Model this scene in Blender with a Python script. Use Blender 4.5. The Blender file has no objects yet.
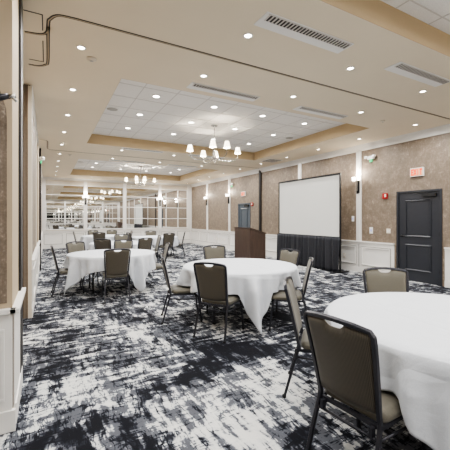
import bpy, math, random
from mathutils import Vector, Matrix
random.seed(7)
PI = math.pi
S = bpy.context.scene
COL = S.collection

# ------------------------------------------------------------------ helpers
def tag(o, label=None, cat=None, group=None, kind=None):
    if label: o['label'] = label
    if cat: o['category'] = cat
    if group: o['group'] = group
    if kind: o['kind'] = kind
    return o

def empty(name, loc, rz=0.0):
    o = bpy.data.objects.new(name, None)
    o.empty_display_size = 0.1
    COL.objects.link(o)
    o.location = loc
    o.rotation_euler = (0, 0, rz)
    return o

def kids(o):
    return [c for c in bpy.data.objects if c.parent == o]

def copy_tree(o, parent=None):
    c = o.copy(); COL.objects.link(c)
    if parent: c.parent = parent
    for ch in kids(o):
        copy_tree(ch, c)
    return c

class MB:
    def __init__(s):
        s.v = []; s.f = []; s.mi = []; s.sm = []
    def add(s, verts, faces, mi=0, smooth=False):
        n = len(s.v)
        s.v += [tuple(v) for v in verts]
        for f in faces:
            s.f.append([i + n for i in f]); s.mi.append(mi); s.sm.append(smooth)
        return s
    def box(s, x0, x1, y0, y1, z0, z1, mi=0):
        v = [(x0,y0,z0),(x1,y0,z0),(x1,y1,z0),(x0,y1,z0),(x0,y0,z1),(x1,y0,z1),(x1,y1,z1),(x0,y1,z1)]
        f = [(0,3,2,1),(4,5,6,7),(0,1,5,4),(1,2,6,5),(2,3,7,6),(3,0,4,7)]
        return s.add(v, f, mi)
    def quad(s, a, b, c, d, mi=0):
        return s.add([a,b,c,d], [(0,1,2,3)], mi)
    def prism(s, poly, axis, a0, a1, mi=0, smooth=False):
        n = len(poly)
        def P(u, w, a):
            return {'x': (a,u,w), 'y': (u,a,w), 'z': (u,w,a)}[axis]
        v = [P(u,w,a0) for u,w in poly] + [P(u,w,a1) for u,w in poly]
        f = [tuple(range(n))[::-1], tuple(range(n, 2*n))]
        for i in range(n):
            j = (i+1) % n
            f.append((i, j, n+j, n+i))
        return s.add(v, f, mi, smooth)
    def lathe(s, prof, c=(0,0,0), n=24, mi=0, smooth=True, cap=True):
        v = []; f = []
        m = len(prof)
        for k in range(n):
            a = 2*PI*k/n
            for r, z in prof:
                v.append((c[0]+r*math.cos(a), c[1]+r*math.sin(a), c[2]+z))
        for k in range(n):
            k2 = (k+1) % n
            for i in range(m-1):
                f.append((k*m+i, k2*m+i, k2*m+i+1, k*m+i+1))
        if cap:
            if prof[0][0] > 1e-5: f.append(tuple(k*m for k in range(n))[::-1])
            if prof[-1][0] > 1e-5: f.append(tuple(k*m+m-1 for k in range(n)))
        return s.add(v, f, mi, smooth)
    def tube(s, pts, r, n=8, mi=0, smooth=True, up=(0,0,1), rx=None, phase=0.0, closed=False):
        """sweep an ellipse / square (n=4, phase 45 deg) along pts; r may be a list"""
        P = [Vector(p) for p in pts]; N = len(P)
        v = []; f = []
        U0 = Vector(up)
        prev = None
        for i in range(N):
            if closed: t = P[(i+1) % N] - P[i-1]
            elif i == 0: t = P[1]-P[0]
            elif i == N-1: t = P[-1]-P[-2]
            else: t = (P[i+1]-P[i]).normalized() + (P[i]-P[i-1]).normalized()
            t.normalize()
            if prev is None:
                a = U0.cross(t)
                if a.length < 1e-3: a = Vector((1,0,0)).cross(t)
                if a.length < 1e-3: a = Vector((0,1,0)).cross(t)
            else:
                a = prev - t*prev.dot(t)
            a.normalize(); prev = a
            b = t.cross(a)
            rr = r[i] if isinstance(r, (list,tuple)) else r
            r2 = rx if rx is not None else rr
            for k in range(n):
                an = 2*PI*k/n + phase
                v.append(P[i] + a*(math.cos(an)*rr) + b*(math.sin(an)*r2))
        last = N if closed else N-1
        for i in range(last):
            i2 = (i+1) % N
            for k in range(n):
                k2 = (k+1) % n
                f.append((i*n+k, i*n+k2, i2*n+k2, i2*n+k))
        if not closed:
            f.append(tuple(range(n))[::-1]); f.append(tuple((N-1)*n+k for k in range(n)))
        return s.add(v, f, mi, smooth)
    def build(s, name, mats, parent=None, bevel=0, seg=2, subd=0):
        me = bpy.data.meshes.new(name)
        me.from_pydata(s.v, [], s.f)
        if not isinstance(mats, (list,tuple)): mats = [mats]
        for m in mats: me.materials.append(m)
        me.polygons.foreach_set('material_index', s.mi)
        me.polygons.foreach_set('use_smooth', s.sm)
        me.update()
        import bmesh
        bm = bmesh.new(); bm.from_mesh(me)
        bmesh.ops.recalc_face_normals(bm, faces=bm.faces)
        bm.to_mesh(me); bm.free()
        o = bpy.data.objects.new(name, me)
        COL.objects.link(o)
        if parent: o.parent = parent
        if bevel:
            b = o.modifiers.new('Bevel', 'BEVEL'); b.width = bevel; b.segments = seg; b.limit_method = 'ANGLE'
        if subd:
            b = o.modifiers.new('Subdivision', 'SUBSURF'); b.levels = subd; b.render_levels = subd
        return o

def smooth_path(pts, k=6):
    """Catmull-Rom"""
    P = [Vector(p) for p in pts]
    out = []
    for i in range(len(P)-1):
        p0 = P[max(i-1,0)]; p1 = P[i]; p2 = P[i+1]; p3 = P[min(i+2,len(P)-1)]
        for j in range(k):
            t = j/k
            out.append(0.5*((2*p1)+(-p0+p2)*t+(2*p0-5*p1+4*p2-p3)*t*t+(-p0+3*p1-3*p2+p3)*t*t*t))
    out.append(P[-1])
    return out

# ------------------------------------------------------------------ materials
def srgb(r, g, b):
    def c(x):
        x /= 255.0
        return x/12.92 if x <= 0.04045 else ((x+0.055)/1.055)**2.4
    return (c(r), c(g), c(b), 1)

class NT:
    def __init__(s, name):
        s.m = bpy.data.materials.new(name); s.m.use_nodes = True
        s.t = s.m.node_tree; s.b = s.t.nodes['Principled BSDF']
    def n(s, typ, **kw):
        nd = s.t.nodes.new(typ)
        for k, v in kw.items():
            if k in nd.inputs: nd.inputs[k].default_value = v
            else: setattr(nd, k, v)
        return nd
    def l(s, a, b): s.t.links.new(a, b)
    def coords(s, scale=(1,1,1), rot=(0,0,0), loc=(0,0,0)):
        tc = s.n('ShaderNodeTexCoord'); mp = s.n('ShaderNodeMapping')
        mp.inputs['Scale'].default_value = scale
        mp.inputs['Rotation'].default_value = rot
        mp.inputs['Location'].default_value = loc
        s.l(tc.outputs['Object'], mp.inputs['Vector'])
        return mp.outputs['Vector']
    def noise(s, vec, scale=1, detail=2, rough=0.5, dist=0):
        nd = s.n('ShaderNodeTexNoise')
        nd.inputs['Scale'].default_value = scale; nd.inputs['Detail'].default_value = detail
        nd.inputs['Roughness'].default_value = rough; nd.inputs['Distortion'].default_value = dist
        s.l(vec, nd.inputs['Vector'])
        return nd.outputs['Fac']
    def math(s, op, a, b=None, c=None):
        nd = s.n('ShaderNodeMath', operation=op)
        for i, x in enumerate((a, b, c)):
            if x is None: continue
            if isinstance(x, (int,float)): nd.inputs[i].default_value = x
            else: s.l(x, nd.inputs[i])
        return nd.outputs[0]
    def ramp(s, fac, stops, interp='LINEAR'):
        nd = s.n('ShaderNodeValToRGB'); cr = nd.color_ramp; cr.interpolation = interp
        while len(cr.elements) < len(stops): cr.elements.new(0.5)
        for e, (p, c) in zip(cr.elements, stops):
            e.position = p; e.color = c
        s.l(fac, nd.inputs['Fac'])
        return nd.outputs['Color']
    def bump(s, h, strength=0.2, dist=0.01):
        nd = s.n('ShaderNodeBump'); nd.inputs['Strength'].default_value = strength
        nd.inputs['Distance'].default_value = dist
        s.l(h, nd.inputs['Height']); s.l(nd.outputs['Normal'], s.b.inputs['Normal'])

def simple(name, col, rough=0.5, metal=0.0, var=0.06, scale=30, bump=0.0, emit=None, es=0.0, spec=None):
    t = NT(name)
    v = t.noise(t.coords(), scale, 3)
    a = tuple(max(0, x*(1-var)) for x in col[:3]) + (1,)
    b = tuple(min(1, x*(1+var)) for x in col[:3]) + (1,)
    t.l(t.ramp(v, [(0.3, a), (0.7, b)]), t.b.inputs['Base Color'])
    t.b.inputs['Roughness'].default_value = rough
    t.b.inputs['Metallic'].default_value = metal
    if spec is not None: t.b.inputs['Specular IOR Level'].default_value = spec
    if bump: t.bump(v, bump, 0.003)
    if emit:
        t.b.inputs['Emission Color'].default_value = emit
        t.b.inputs['Emission Strength'].default_value = es
    return t.m

M = {}
M['ceiling'] = simple('ceiling_paint', srgb(226,213,190), 0.9, var=0.015, scale=2)
M['ceiling_face'] = simple('tray_paint', srgb(196,174,140), 0.9, var=0.015, scale=2)
M['white'] = simple('white_trim_paint', srgb(224,221,216), 0.45, var=0.015, scale=4)
M['cream'] = simple('cream_paint', srgb(206,197,182), 0.6, var=0.02, scale=4)
M['bulkhead'] = simple('pale_wall_paint', srgb(182,164,138), 0.7, var=0.02, scale=3)
M['taupe'] = simple('taupe_strip', srgb(128,116,102), 0.6)
M['shadow_line'] = simple('panel_shadow_line_grey', srgb(120,116,110), 0.7)
M['dark'] = simple('black_seal', srgb(38,34,33), 0.5)
M['brown'] = simple('brown_edge', srgb(98,80,64), 0.5)
M['door'] = simple('door_slate_paint', srgb(44,46,52), 0.38, var=0.03, scale=8)
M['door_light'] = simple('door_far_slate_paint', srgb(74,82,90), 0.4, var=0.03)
M['chrome'] = simple('brushed_metal', srgb(190,188,184), 0.25, 1.0, var=0.04)
M['metalwhite'] = simple('white_metal', srgb(232,230,226), 0.4, var=0.01)
M['black'] = simple('black_plastic', srgb(22,22,24), 0.5)
M['frame'] = simple('charcoal_powdercoat', srgb(52,52,58), 0.32, 0.35, var=0.08, scale=60, bump=0.05)
M['rubber'] = simple('glide_rubber', srgb(18,18,18), 0.7)
M['red'] = simple('alarm_red', srgb(160,12,20), 0.4)
M['plate'] = simple('ivory_plate', srgb(222,212,196), 0.4, var=0.01)
M['green'] = simple('green_lens', srgb(40,190,120), 0.4, emit=(0.01,0.55,0.2,1), es=0.6)
M['lens'] = simple('lamp_lens', (1,1,1,1), 0.4, emit=(1.0,0.93,0.82,1), es=14)
M['shade'] = simple('lit_glass_shade', (1,0.95,0.86,1), 0.5, emit=(1.0,0.84,0.62,1), es=2.1)
M['sconce_shade'] = simple('lit_sconce_shade', (1,0.95,0.88,1), 0.5, emit=(1.0,0.92,0.82,1), es=5)
M['exit_face'] = simple('exit_face', srgb(236,190,150), 0.5)
M['exit_red'] = simple('exit_letters', srgb(235,60,10), 0.5, emit=(1.0,0.06,0.005,1), es=0.55)
M['screen'] = simple('screen_vinyl', srgb(216,216,212), 0.85, var=0.01, scale=1)
M['blue_led'] = simple('touch_panel_glass', srgb(120,130,190), 0.3, emit=srgb(120,130,200), es=0.6)
M['speaker'] = simple('speaker_grille_grey', srgb(176,172,166), 0.7, var=0.15, scale=200)
M['grille_dark'] = simple('grille_shadow', srgb(62,58,54), 0.8)

def mat_wallpaper():
    t = NT('wallpaper')
    a = t.noise(t.coords((1,1,1)), 9, 6, 0.75)
    b = t.noise(t.coords((60,60,5)), 1.0, 3, 0.6)
    c = t.noise(t.coords((1,1,1)), 55, 2, 0.5)
    v = t.math('ADD', t.math('MULTIPLY', a, 0.5), t.math('ADD', t.math('MULTIPLY', b, 0.2), t.math('MULTIPLY', c, 0.3)))
    t.l(t.ramp(v, [(0.34, srgb(99,87,74)), (0.5, srgb(123,109,94)), (0.57, srgb(137,123,108)), (0.65, srgb(182,168,151))]), t.b.inputs['Base Color'])
    t.b.inputs['Roughness'].default_value = 0.55
    t.bump(v, 0.15, 0.003)
    return t.m
M['wallpaper'] = mat_wallpaper()

def mat_tile():
    t = NT('acoustic_tile')
    v = t.noise(t.coords(), 180, 3, 0.7)
    t.l(t.ramp(v, [(0.35, srgb(222,219,214)), (0.6, srgb(240,237,232))]), t.b.inputs['Base Color'])
    t.b.inputs['Roughness'].default_value = 0.95
    return t.m
M['tile'] = mat_tile()
M['tgrid'] = simple('tile_grid_white', srgb(205,200,194), 0.6, var=0.01)

def mat_carpet():
    t = NT('abstract_carpet')
    base = t.coords()
    # gentle warp
    wn = t.n('ShaderNodeTexNoise'); wn.inputs['Scale'].default_value = 2.2; wn.inputs['Detail'].default_value = 3
    t.l(base, wn.inputs['Vector'])
    sc = t.n('ShaderNodeVectorMath', operation='SCALE'); sc.inputs['Scale'].default_value = 0.10
    t.l(wn.outputs['Color'], sc.inputs[0])
    ad = t.n('ShaderNodeVectorMath', operation='ADD'); t.l(base, ad.inputs[0]); t.l(sc.outputs[0], ad.inputs[1])
    P = ad.outputs[0]
    def sN(s3, scale, det, r, dist=0.0, loc=(0,0,0)):
        mp = t.n('ShaderNodeMapping'); mp.inputs['Scale'].default_value = s3; mp.inputs['Location'].default_value = loc
        t.l(P, mp.inputs['Vector'])
        return t.noise(mp.outputs['Vector'], scale, det, r, dist)
    macro = sN((1.0,0.8,1), 1.35, 3, 0.55, 0.3, (3.1,1.7,0))
    sy = sN((6.0,1.25,1), 1.9, 4, 0.6)
    sx = sN((1.3,7.5,1), 1.9, 4, 0.6, 0, (5,2,0))
    blk = sN((3.6,2.6,1), 2.0, 5, 0.62, 0.3, (1,7,0))
    cy = sN((7.5,1.3,1), 1.8, 3, 0.6, 0.2, (4,1,0))
    cx = sN((1.3,7.0,1), 1.8, 3, 0.6, 0.2, (7,3,0))
    sel = sN((1,1,1), 0.6, 2, 0.5, 0, (9,4,0))
    selr = t.n('ShaderNodeMapRange'); selr.inputs['From Min'].default_value = 0.42; selr.inputs['From Max'].default_value = 0.62
    t.l(sel, selr.inputs['Value'])
    mx = t.n('ShaderNodeMix'); mx.data_type = 'FLOAT'
    t.l(selr.outputs[0], mx.inputs[0]); t.l(sy, mx.inputs[2]); t.l(sx, mx.inputs[3])
    st = mx.outputs[0]
    v = t.math('MULTIPLY', t.math('SUBTRACT', macro, 0.5), 1.15)
    for f, k in ((st, 1.2), (blk, 0.95), (sx, 0.45)):
        v = t.math('ADD', v, t.math('MULTIPLY', t.math('SUBTRACT', f, 0.5), k))
    # thin torn lines running both ways through the light fields
    for f, wd_, k in ((cy, 0.035, 0.2), (cx, 0.03, 0.17)):
        rdg = t.math('SUBTRACT', 1.0, t.math('MINIMUM', t.math('DIVIDE', t.math('ABSOLUTE', t.math('SUBTRACT', f, 0.5)), wd_), 1.0))
        v = t.math('SUBTRACT', v, t.math('MULTIPLY', rdg, k))
    v = t.math('ADD', v, 0.545)
    # broad patches laid where the weave has its biggest light and dark fields (metres, room space)
    sep = t.n('ShaderNodeSeparateXYZ'); t.l(P, sep.inputs[0])
    for (cx, cy, rx, ry, amp) in PATCHES:
        dx = t.math('DIVIDE', t.math('SUBTRACT', sep.outputs[0], cx), rx)
        dy = t.math('DIVIDE', t.math('SUBTRACT', sep.outputs[1], cy), ry)
        d2 = t.math('ADD', t.math('MULTIPLY', dx, dx), t.math('MULTIPLY', dy, dy))
        g = t.math('DIVIDE', amp, t.math('ADD', 1.0, t.math('MULTIPLY', d2, d2)))
        v = t.math('ADD', v, g)
    # slate-blue wash that eats into the light fields
    sw = sN((3.2,2.2,1), 1.5, 5, 0.66, 0.4, (12,3,0))
    sw2 = sN((9,2.0,1), 1.7, 4, 0.65, 0.0, (2,13,0))
    wash = t.math('ADD', t.math('MULTIPLY', sw, 0.6), t.math('MULTIPLY', sw2, 0.4))
    vs_ = t.math('SUBTRACT', v, t.math('MULTIPLY', t.math('MAXIMUM', t.math('SUBTRACT', wash, 0.46), 0.0), 2.2))
    vs_ = t.math('MAXIMUM', vs_, t.math('MINIMUM', v, 0.455))
    c = t.ramp(vs_, [(0.28, srgb(24,25,30)), (0.418, srgb(44,46,54)), (0.428, srgb(76,78,84)), (0.515, srgb(110,113,120)),
                   (0.528, srgb(158,161,166)), (0.58, srgb(194,195,193)), (0.8, srgb(210,209,205))])
    pile = t.noise(base, 260, 2, 0.6)
    hs = t.n('ShaderNodeHueSaturation')
    t.l(c, hs.inputs['Color'])
    t.l(t.math('ADD', t.math('MULTIPLY', pile, 0.5), 0.78), hs.inputs['Value'])
    t.l(hs.outputs['Color'], t.b.inputs['Base Color'])
    t.b.inputs['Roughness'].default_value = 0.95
    t.b.inputs['Specular IOR Level'].default_value = 0.15
    t.bump(t.noise(base, 400, 2), 0.4, 0.004)
    return t.m
PATCHES = [(1.75,2.35,0.6,0.45,0.2), (1.0,1.75,0.4,0.28,0.2), (0.35,2.0,0.25,0.2,0.18),
           (0.95,2.9,0.45,0.2,-0.26), (0.52,1.95,0.12,0.3,-0.2), (1.5,1.65,0.25,0.2,-0.22),
           (0.2,2.55,0.3,0.1,-0.2), (0.35,2.85,0.3,0.18,0.15), (2.1,3.2,0.6,0.3,-0.12)]
M['carpet'] = mat_carpet()

def mat_fabric(name, c1, c2, stripe=False):
    t = NT(name)
    if stripe:
        w = t.n('ShaderNodeTexWave'); w.bands_direction = 'X'
        w.inputs['Scale'].default_value = 38; w.inputs['Distortion'].default_value = 0.4
        t.l(t.coords(), w.inputs['Vector'])
        w2 = t.n('ShaderNodeTexWave'); w2.bands_direction = 'Z'
        w2.inputs['Scale'].default_value = 45
        t.l(t.coords(), w2.inputs['Vector'])
        v = t.math('ADD', t.math('MULTIPLY', w.outputs['Fac'], 0.62), t.math('MULTIPLY', w2.outputs['Fac'], 0.38))
    else:
        v = t.noise(t.coords(), 170, 4, 0.7)
    t.l(t.ramp(v, [(0.25, c1), (0.8, c2)]), t.b.inputs['Base Color'])
    t.b.inputs['Roughness'].default_value = 0.62
    t.b.inputs['Sheen Weight'].default_value = 0.15
    t.bump(v, 0.12, 0.002)
    return t.m
M['chair_front'] = mat_fabric('taupe_vinyl', srgb(84,80,69), srgb(104,99,87))
M['chair_back'] = mat_fabric('brown_pinstripe_fabric', srgb(60,55,46), srgb(92,85,73), True)

def mat_cloth():
    t = NT('white_tablecloth')
    v = t.noise(t.coords(), 3.0, 5, 0.55, 0.6)
    w = t.noise(t.coords(), 220, 2, 0.6)
    t.l(t.ramp(w, [(0.3, srgb(198,201,206)), (0.7, srgb(210,213,218))]), t.b.inputs['Base Color'])
    t.b.inputs['Roughness'].default_value = 0.8
    cr = t.n('ShaderNodeTexVoronoi'); cr.feature = 'DISTANCE_TO_EDGE'; cr.inputs['Scale'].default_value = 1.7
    t.l(t.coords(rot=(0.3,0.2,0.5)), cr.inputs['Vector'])
    t.bump(t.math('ADD', v, t.math('MULTIPLY', t.math('MINIMUM', cr.outputs['Distance'], 0.06), 5.0)), 0.5, 0.03)
    return t.m
M['cloth'] = mat_cloth()
M['skirt'] = simple('navy_black_drape', srgb(34,35,41), 0.8, var=0.15, scale=20)
def mat_wood():
    t = NT('dark_walnut_laminate')
    v = t.noise(t.coords((14,14,1.2)), 2, 4, 0.6, 0.5)
    t.l(t.ramp(v, [(0.3, srgb(60,46,39)), (0.7, srgb(78,62,53))]), t.b.inputs['Base Color'])
    t.b.inputs['Roughness'].default_value = 0.4
    return t.m
M['wood'] = mat_wood()
def mat_mirror():
    t = NT('mirror_silver')
    v = t.noise(t.coords(), 1.5, 2)
    t.l(t.ramp(v, [(0.3, (0.90,0.91,0.90,1)), (0.7, (0.93,0.935,0.93,1))]), t.b.inputs['Base Color'])
    t.b.inputs['Metallic'].default_value = 1.0; t.b.inputs['Roughness'].default_value = 0.0
    return t.m
M['mirror'] = mat_mirror()

# ------------------------------------------------------------------ room numbers (metres)
W = 7.6          # right wall
XL = -0.22       # left wall
YF = 18.1        # far wall
YB = -3.7        # near wall (behind the camera)
XA = -1.6        # left wall of the near bay
YC = 2.75        # corner of the near left return
H = 3.5
HW = 3.34        # underside of crown
RAIL = 0.85

def struct(mb, name, mats, **k):
    o = mb.build(name, mats, **k); o['kind'] = 'structure'; return o

# floor
fl = MB(); fl.box(XA-0.1, W+0.1, YB-0.1, YF+0.1, -0.06, 0.0)
struct(fl, 'floor', M['carpet'])

# ceiling: soffit slab with three tray openings
TX0, TX1 = 0.93, 6.3
TRAYS = [(-2.45, 2.2), (4.79, 9.4), (12.0, 16.6)]
TZ = H + 0.27
c = MB()
ys = [YB-0.1]
for a, b in TRAYS: ys += [a, b]
ys.append(YF+0.1)
xl = XA-0.1; xr = W+0.1
c.box(xl, TX0, ys[0], ys[-1], H, H+0.05)
c.box(TX1, xr, ys[0], ys[-1], H, H+0.05)
for i in range(0, len(ys), 2):
    c.box(TX0, TX1, ys[i], ys[i+1], H, H+0.05)
for a, b in TRAYS:
    e = 0.03
    c.box(TX0-e, TX0, a-e, b+e, H+0.04, TZ+0.04, 1)
    c.box(TX1, TX1+e, a-e, b+e, H+0.04, TZ+0.04, 1)
    c.box(TX0, TX1, a-e, a, H+0.04, TZ+0.04, 1)
    c.box(TX0, TX1, b, b+e, H+0.04, TZ+0.04, 1)
    # inner faces share the tray paint
    c.box(TX0, TX0+0.004, a, b, H-0.001, TZ, 1); c.box(TX1-0.004, TX1, a, b, H-0.001, TZ, 1)
    c.box(TX0, TX1, a, a+0.004, H-0.001, TZ, 1); c.box(TX0, TX1, b-0.004, b, H-0.001, TZ, 1)
    c.box(TX0-e, TX1+e, a-e, b+e, TZ, TZ+0.05, 2)
    x = TX0 + 0.55
    while x < TX1-0.02:
        c.box(x-0.008, x+0.008, a, b, TZ-0.004, TZ, 3); x += 0.61
    y = a + 0.22
    while y < b-0.02:
        c.box(TX0, TX1, y-0.008, y+0.008, TZ-0.0045, TZ, 3); y += 0.61
struct(c, 'ceiling', [M['ceiling'], M['ceiling_face'], M['tile'], M['tgrid']])

# walls
DOORS = [(3.96, 5.02), (11.62, 12.62)]
DH = 2.15
w = MB()
ycuts = [YB-0.1, DOORS[0][0], DOORS[0][1], DOORS[1][0], DOORS[1][1], YF+0.1]
for i in range(0, 6, 2):
    w.box(W, W+0.12, ycuts[i], ycuts[i+1], 0, H)
for a, b in DOORS: w.box(W, W+0.12, a, b, DH, H)
struct(w, 'wall_right', M['wallpaper'])
w = MB(); w.box(XL-0.15, XL, 5.7, YF+0.1, 0, H); struct(w, 'wall_left', M['wallpaper'])
w = MB(); w.box(-0.42, -0.34, 3.45, 5.75, 0, H); struct(w, 'wall_left_recess', M['bulkhead'])
w = MB(); w.box(XL-0.12, W+0.1, YF, YF+0.12, 0, H); struct(w, 'wall_far', M['cream'])
w = MB(); w.box(XA-0.12, W+0.1, YB-0.12, YB, 0, H); struct(w, 'wall_near', M['cream'])
w = MB(); w.box(XA-0.12, XA, YB-0.1, YC+0.1, 0, H); struct(w, 'wall_near_left', M['wallpaper'])
# near left return with its pale corner
w = MB()
w.box(XA-0.1, -0.217, YC, 3.32, 0, H)
struct(w, 'wall_left_return', M['bulkhead'])

# ---- wainscot along a wall; frames between stops
def wains(name, axis, pos, sgn, a0, a1, stops, skip=()):
    """axis 'y': wall plane X=pos, run along Y. sgn = direction into the room"""
    def B(mb, u0, u1, d0, d1, z0, z1):
        lo, hi = sorted((pos+sgn*d0, pos+sgn*d1))
        if axis == 'y': mb.box(lo, hi, u0, u1, z0, z1)
        else: mb.box(u0, u1, lo, hi, z0, z1)
    segs = []; u = a0
    for s0, s1 in sorted(skip):
        if s0 > u: segs.append((u, s0))
        u = max(u, s1)
    if u < a1: segs.append((u, a1))
    mb = MB(); bb = MB(); gv = MB()
    for u0, u1 in segs:
        B(mb, u0, u1, 0, 0.018, 0.12, RAIL-0.02)
        B(mb, u0, u1, 0, 0.055, RAIL-0.02, RAIL+0.015)
        B(mb, u0, u1, 0, 0.026, RAIL-0.07, RAIL-0.02)
        B(bb, u0, u1, 0, 0.03, 0, 0.13)
        B(bb, u0, u1, 0, 0.022, 0.13, 0.15)
        st = [u0] + [s for s in stops if u0 < s < u1] + [u1]
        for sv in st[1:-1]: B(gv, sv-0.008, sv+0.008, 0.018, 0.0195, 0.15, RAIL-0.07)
        for p, q in zip(st[:-1], st[1:]):
            n = max(1, round((q-p)/1.25)); L = (q-p)/n
            for k in range(n):
                f0 = p + k*L + 0.1; f1 = p + (k+1)*L - 0.1
                if f1-f0 < 0.15: continue
                t = 0.028; z0 = 0.22; z1 = RAIL-0.14
                B(mb, f0, f1, 0.018, 0.042, z0, z0+t); B(mb, f0, f1, 0.018, 0.042, z1-t, z1)
                e_ = 0.014
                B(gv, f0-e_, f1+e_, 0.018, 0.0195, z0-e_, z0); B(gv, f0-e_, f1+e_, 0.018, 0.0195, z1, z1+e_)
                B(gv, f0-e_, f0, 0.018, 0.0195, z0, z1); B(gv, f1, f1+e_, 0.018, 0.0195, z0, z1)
                B(mb, f0, f0+t, 0.018, 0.042, z0+t, z1-t); B(mb, f1-t, f1, 0.018, 0.042, z0+t, z1-t)
    struct(mb, 'trim_%d' % name[1], M['white'])
    struct(gv, 'trim_%d' % (100+name[1]), M['shadow_line'])  # flat grey strips paint shadow gaps round the frames and at the stops
    struct(bb, 'baseboard_%s' % name[0], M['white'])
PIL_R = [1.25, 3.65, 6.12, 8.52, 13.42, 15.85]
wains(('right',1), 'y', W, -1, YB, YF, PIL_R, skip=[(3.9, 5.08), (10.76,10.98), (11.56,12.68)])
wains(('left',2), 'y', XL, 1, 5.7, YF, [ 8.5, 13.4, 15.8], skip=[(10.66,10.92)])
wains(('far',3), 'x', YF, -1, XL, W, [1.73, 3.69, 5.65])
wains(('near',4), 'x', YB, 1, XA, W, [1.73, 3.69, 5.65])
wains(('near_left',5), 'y', XA, 1, YB, YC, [0])
# crown
def crown(idx, axis, pos, sgn, a0, a1, w=1.0):
    prof = [(0,0),(0.025,0),(0.03,0.03),(0.06,0.09),(0.10,0.14),(0.11,H-HW),(0,H-HW)]
    poly = [(pos+sgn*d*w, HW+z) for d, z in prof]
    mb = MB(); mb.prism(poly, 'y' if axis == 'y' else 'x', a0, a1)
    struct(mb, 'trim_%d' % idx, M['white'])
crown(6, 'y', W, -1, YB, YF); crown(7, 'y', XL, 1, 5.7, YF, 0.25)
crown(8, 'x', YF, -1, XL, W); crown(9, 'x', YB, 1, XA, W)

# pilasters
idx = 10
for y in PIL_R:
    mb = MB(); mb.box(W-0.03, W, y-0.08, y+0.08, RAIL+0.015, HW+0.02)
    mb.box(W-0.04, W-0.03, y-0.05, y+0.05, RAIL+0.015, HW+0.02)
    struct(mb, 'trim_%d' % idx, M['white']); idx += 1
for (y0, y1) in [(5.7,6.0), (8.4,8.6), (13.3,13.5), (15.7,15.9)]:
    mb = MB(); mb.box(XL, XL+0.014, y0, y1, RAIL+0.015, HW+0.02)
    struct(mb, 'trim_%d' % idx, M['cream']); idx += 1
# corner stiles of mirror walls + columns
COLX = [1.73, 3.69, 5.65]
for yp, sgn in ((YF, -1), (YB, 1)):
    for xx, hw in [(XL+0.08, 0.08)] + [(x, 0.085) for x in COLX] + [(W-0.14, 0.14)]:
        mb = MB(); lo, hi = sorted((yp, yp+sgn*0.07))
        mb.box(xx-hw, xx+hw, lo, hi, RAIL+0.015, H-0.02)
        struct(mb, 'trim_%d' % idx, M['white']); idx += 1
    mb = MB(); lo, hi = sorted((yp, yp+sgn*0.05))
    mb.box(XL, W, lo, hi, 3.17, HW+0.02)
    struct(mb, 'trim_%d' % idx, M['cream']); idx += 1

# near left return: wallpaper field, wainscot, brown gap, seals
mb = MB()
mb.prism([(-1.6,0.9),(-0.248,0.9),(-0.248,2.2),(-0.252,2.27),(-0.29,2.40),(-0.34,2.46),(-1.6,2.46)], 'y', YC-0.006, YC)
struct(mb, 'trim_%d' % idx, M['wallpaper']); idx += 1
mb = MB()
mb.box(-1.6, -0.215, YC-0.02, YC, 0.12, RAIL-0.02)
mb.box(-1.6, -0.19, YC-0.05, YC, RAIL-0.02, RAIL+0.015)
mb.box(-1.6, -0.195, YC-0.035, YC, 0, 0.15)
mb.box(-1.3, -0.26, YC-0.034, YC-0.02, 0.22, 0.245); mb.box(-1.3, -0.26, YC-0.034, YC-0.02, 0.70, 0.725)
mb.box(-0.285, -0.26, YC-0.034, YC-0.02, 0.245, 0.70)
# side return
mb.box(-0.23, -0.205, YC+0.05, 3.5, 0.0, RAIL-0.02)
mb.box(-0.23, -0.17, YC-0.05, 3.5, RAIL-0.02, RAIL+0.015)
mb.box(-0.23, -0.195, YC+0.06, 3.5, 0, 0.15)
struct(mb, 'trim_%d' % idx, M['white'], bevel=0.004); idx += 1
mb = MB(); mb.box(-0.226, -0.212, YC+0.005, YC+0.05, 0.15, RAIL-0.03)
struct(mb, 'trim_%d' % idx, M['brown']); idx += 1

# folding partition pockets in the left wall: door leaf + dark seals
d = MB(); d.box(-0.34, -0.325, 3.72, 4.69, 0.03, H-0.02); d.box(-0.34, -0.325, 4.71, 5.66, 0.03, H-0.02)
o = struct(d, 'door_3', M['bulkhead'])
k = MB(); k.box(-0.325, -0.31, 4.62, 4.64, 0.98, 1.12); k.build('pull_handle', M['dark'], o)
s_ = MB(); s_.box(-0.25, -0.2, 3.34, 3.62, 0, H-0.005); s_.box(-0.30, -0.25, 3.5, 3.62, 0, H-0.005); struct(s_, 'trim_83', M['dark'])
s_ = MB(); s_.box(-0.325, -0.305, 5.68, 5.7, 0, H-0.02); struct(s_, 'trim_84', M['brown'])
s_ = MB(); s_.box(-0.305, -0.262, 5.685, 5.7, 0, H-0.02); struct(s_, 'trim_85', M['taupe'])
s_ = MB(); s_.box(-0.262, -0.252, 5.67, 5.7, 0, H-0.02); struct(s_, 'trim_86', M['brown'])
s_ = MB(); s_.box(-0.252, -0.2, 5.67, 5.7, 0, H-0.02); struct(s_, 'trim_87', M['cream'])
mbx = MB(); mbx.box(XL-0.01, XL+0.02, 9.42, 10.6, 0.9, H-0.02); struct(mbx, 'door_4', M['bulkhead'])
s = MB(); s.box(XL-0.01, XL+0.07, 10.68, 10.9, 0, H-0.005); struct(s, 'trim_90', M['dark'])
s = MB(); s.box(W-0.05, W, 10.8, 10.94, 0, H-0.005); s.box(W-0.065, W-0.05, 10.84, 10.9, 0, H-0.005); struct(s, 'trim_91', M['dark'])

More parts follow.
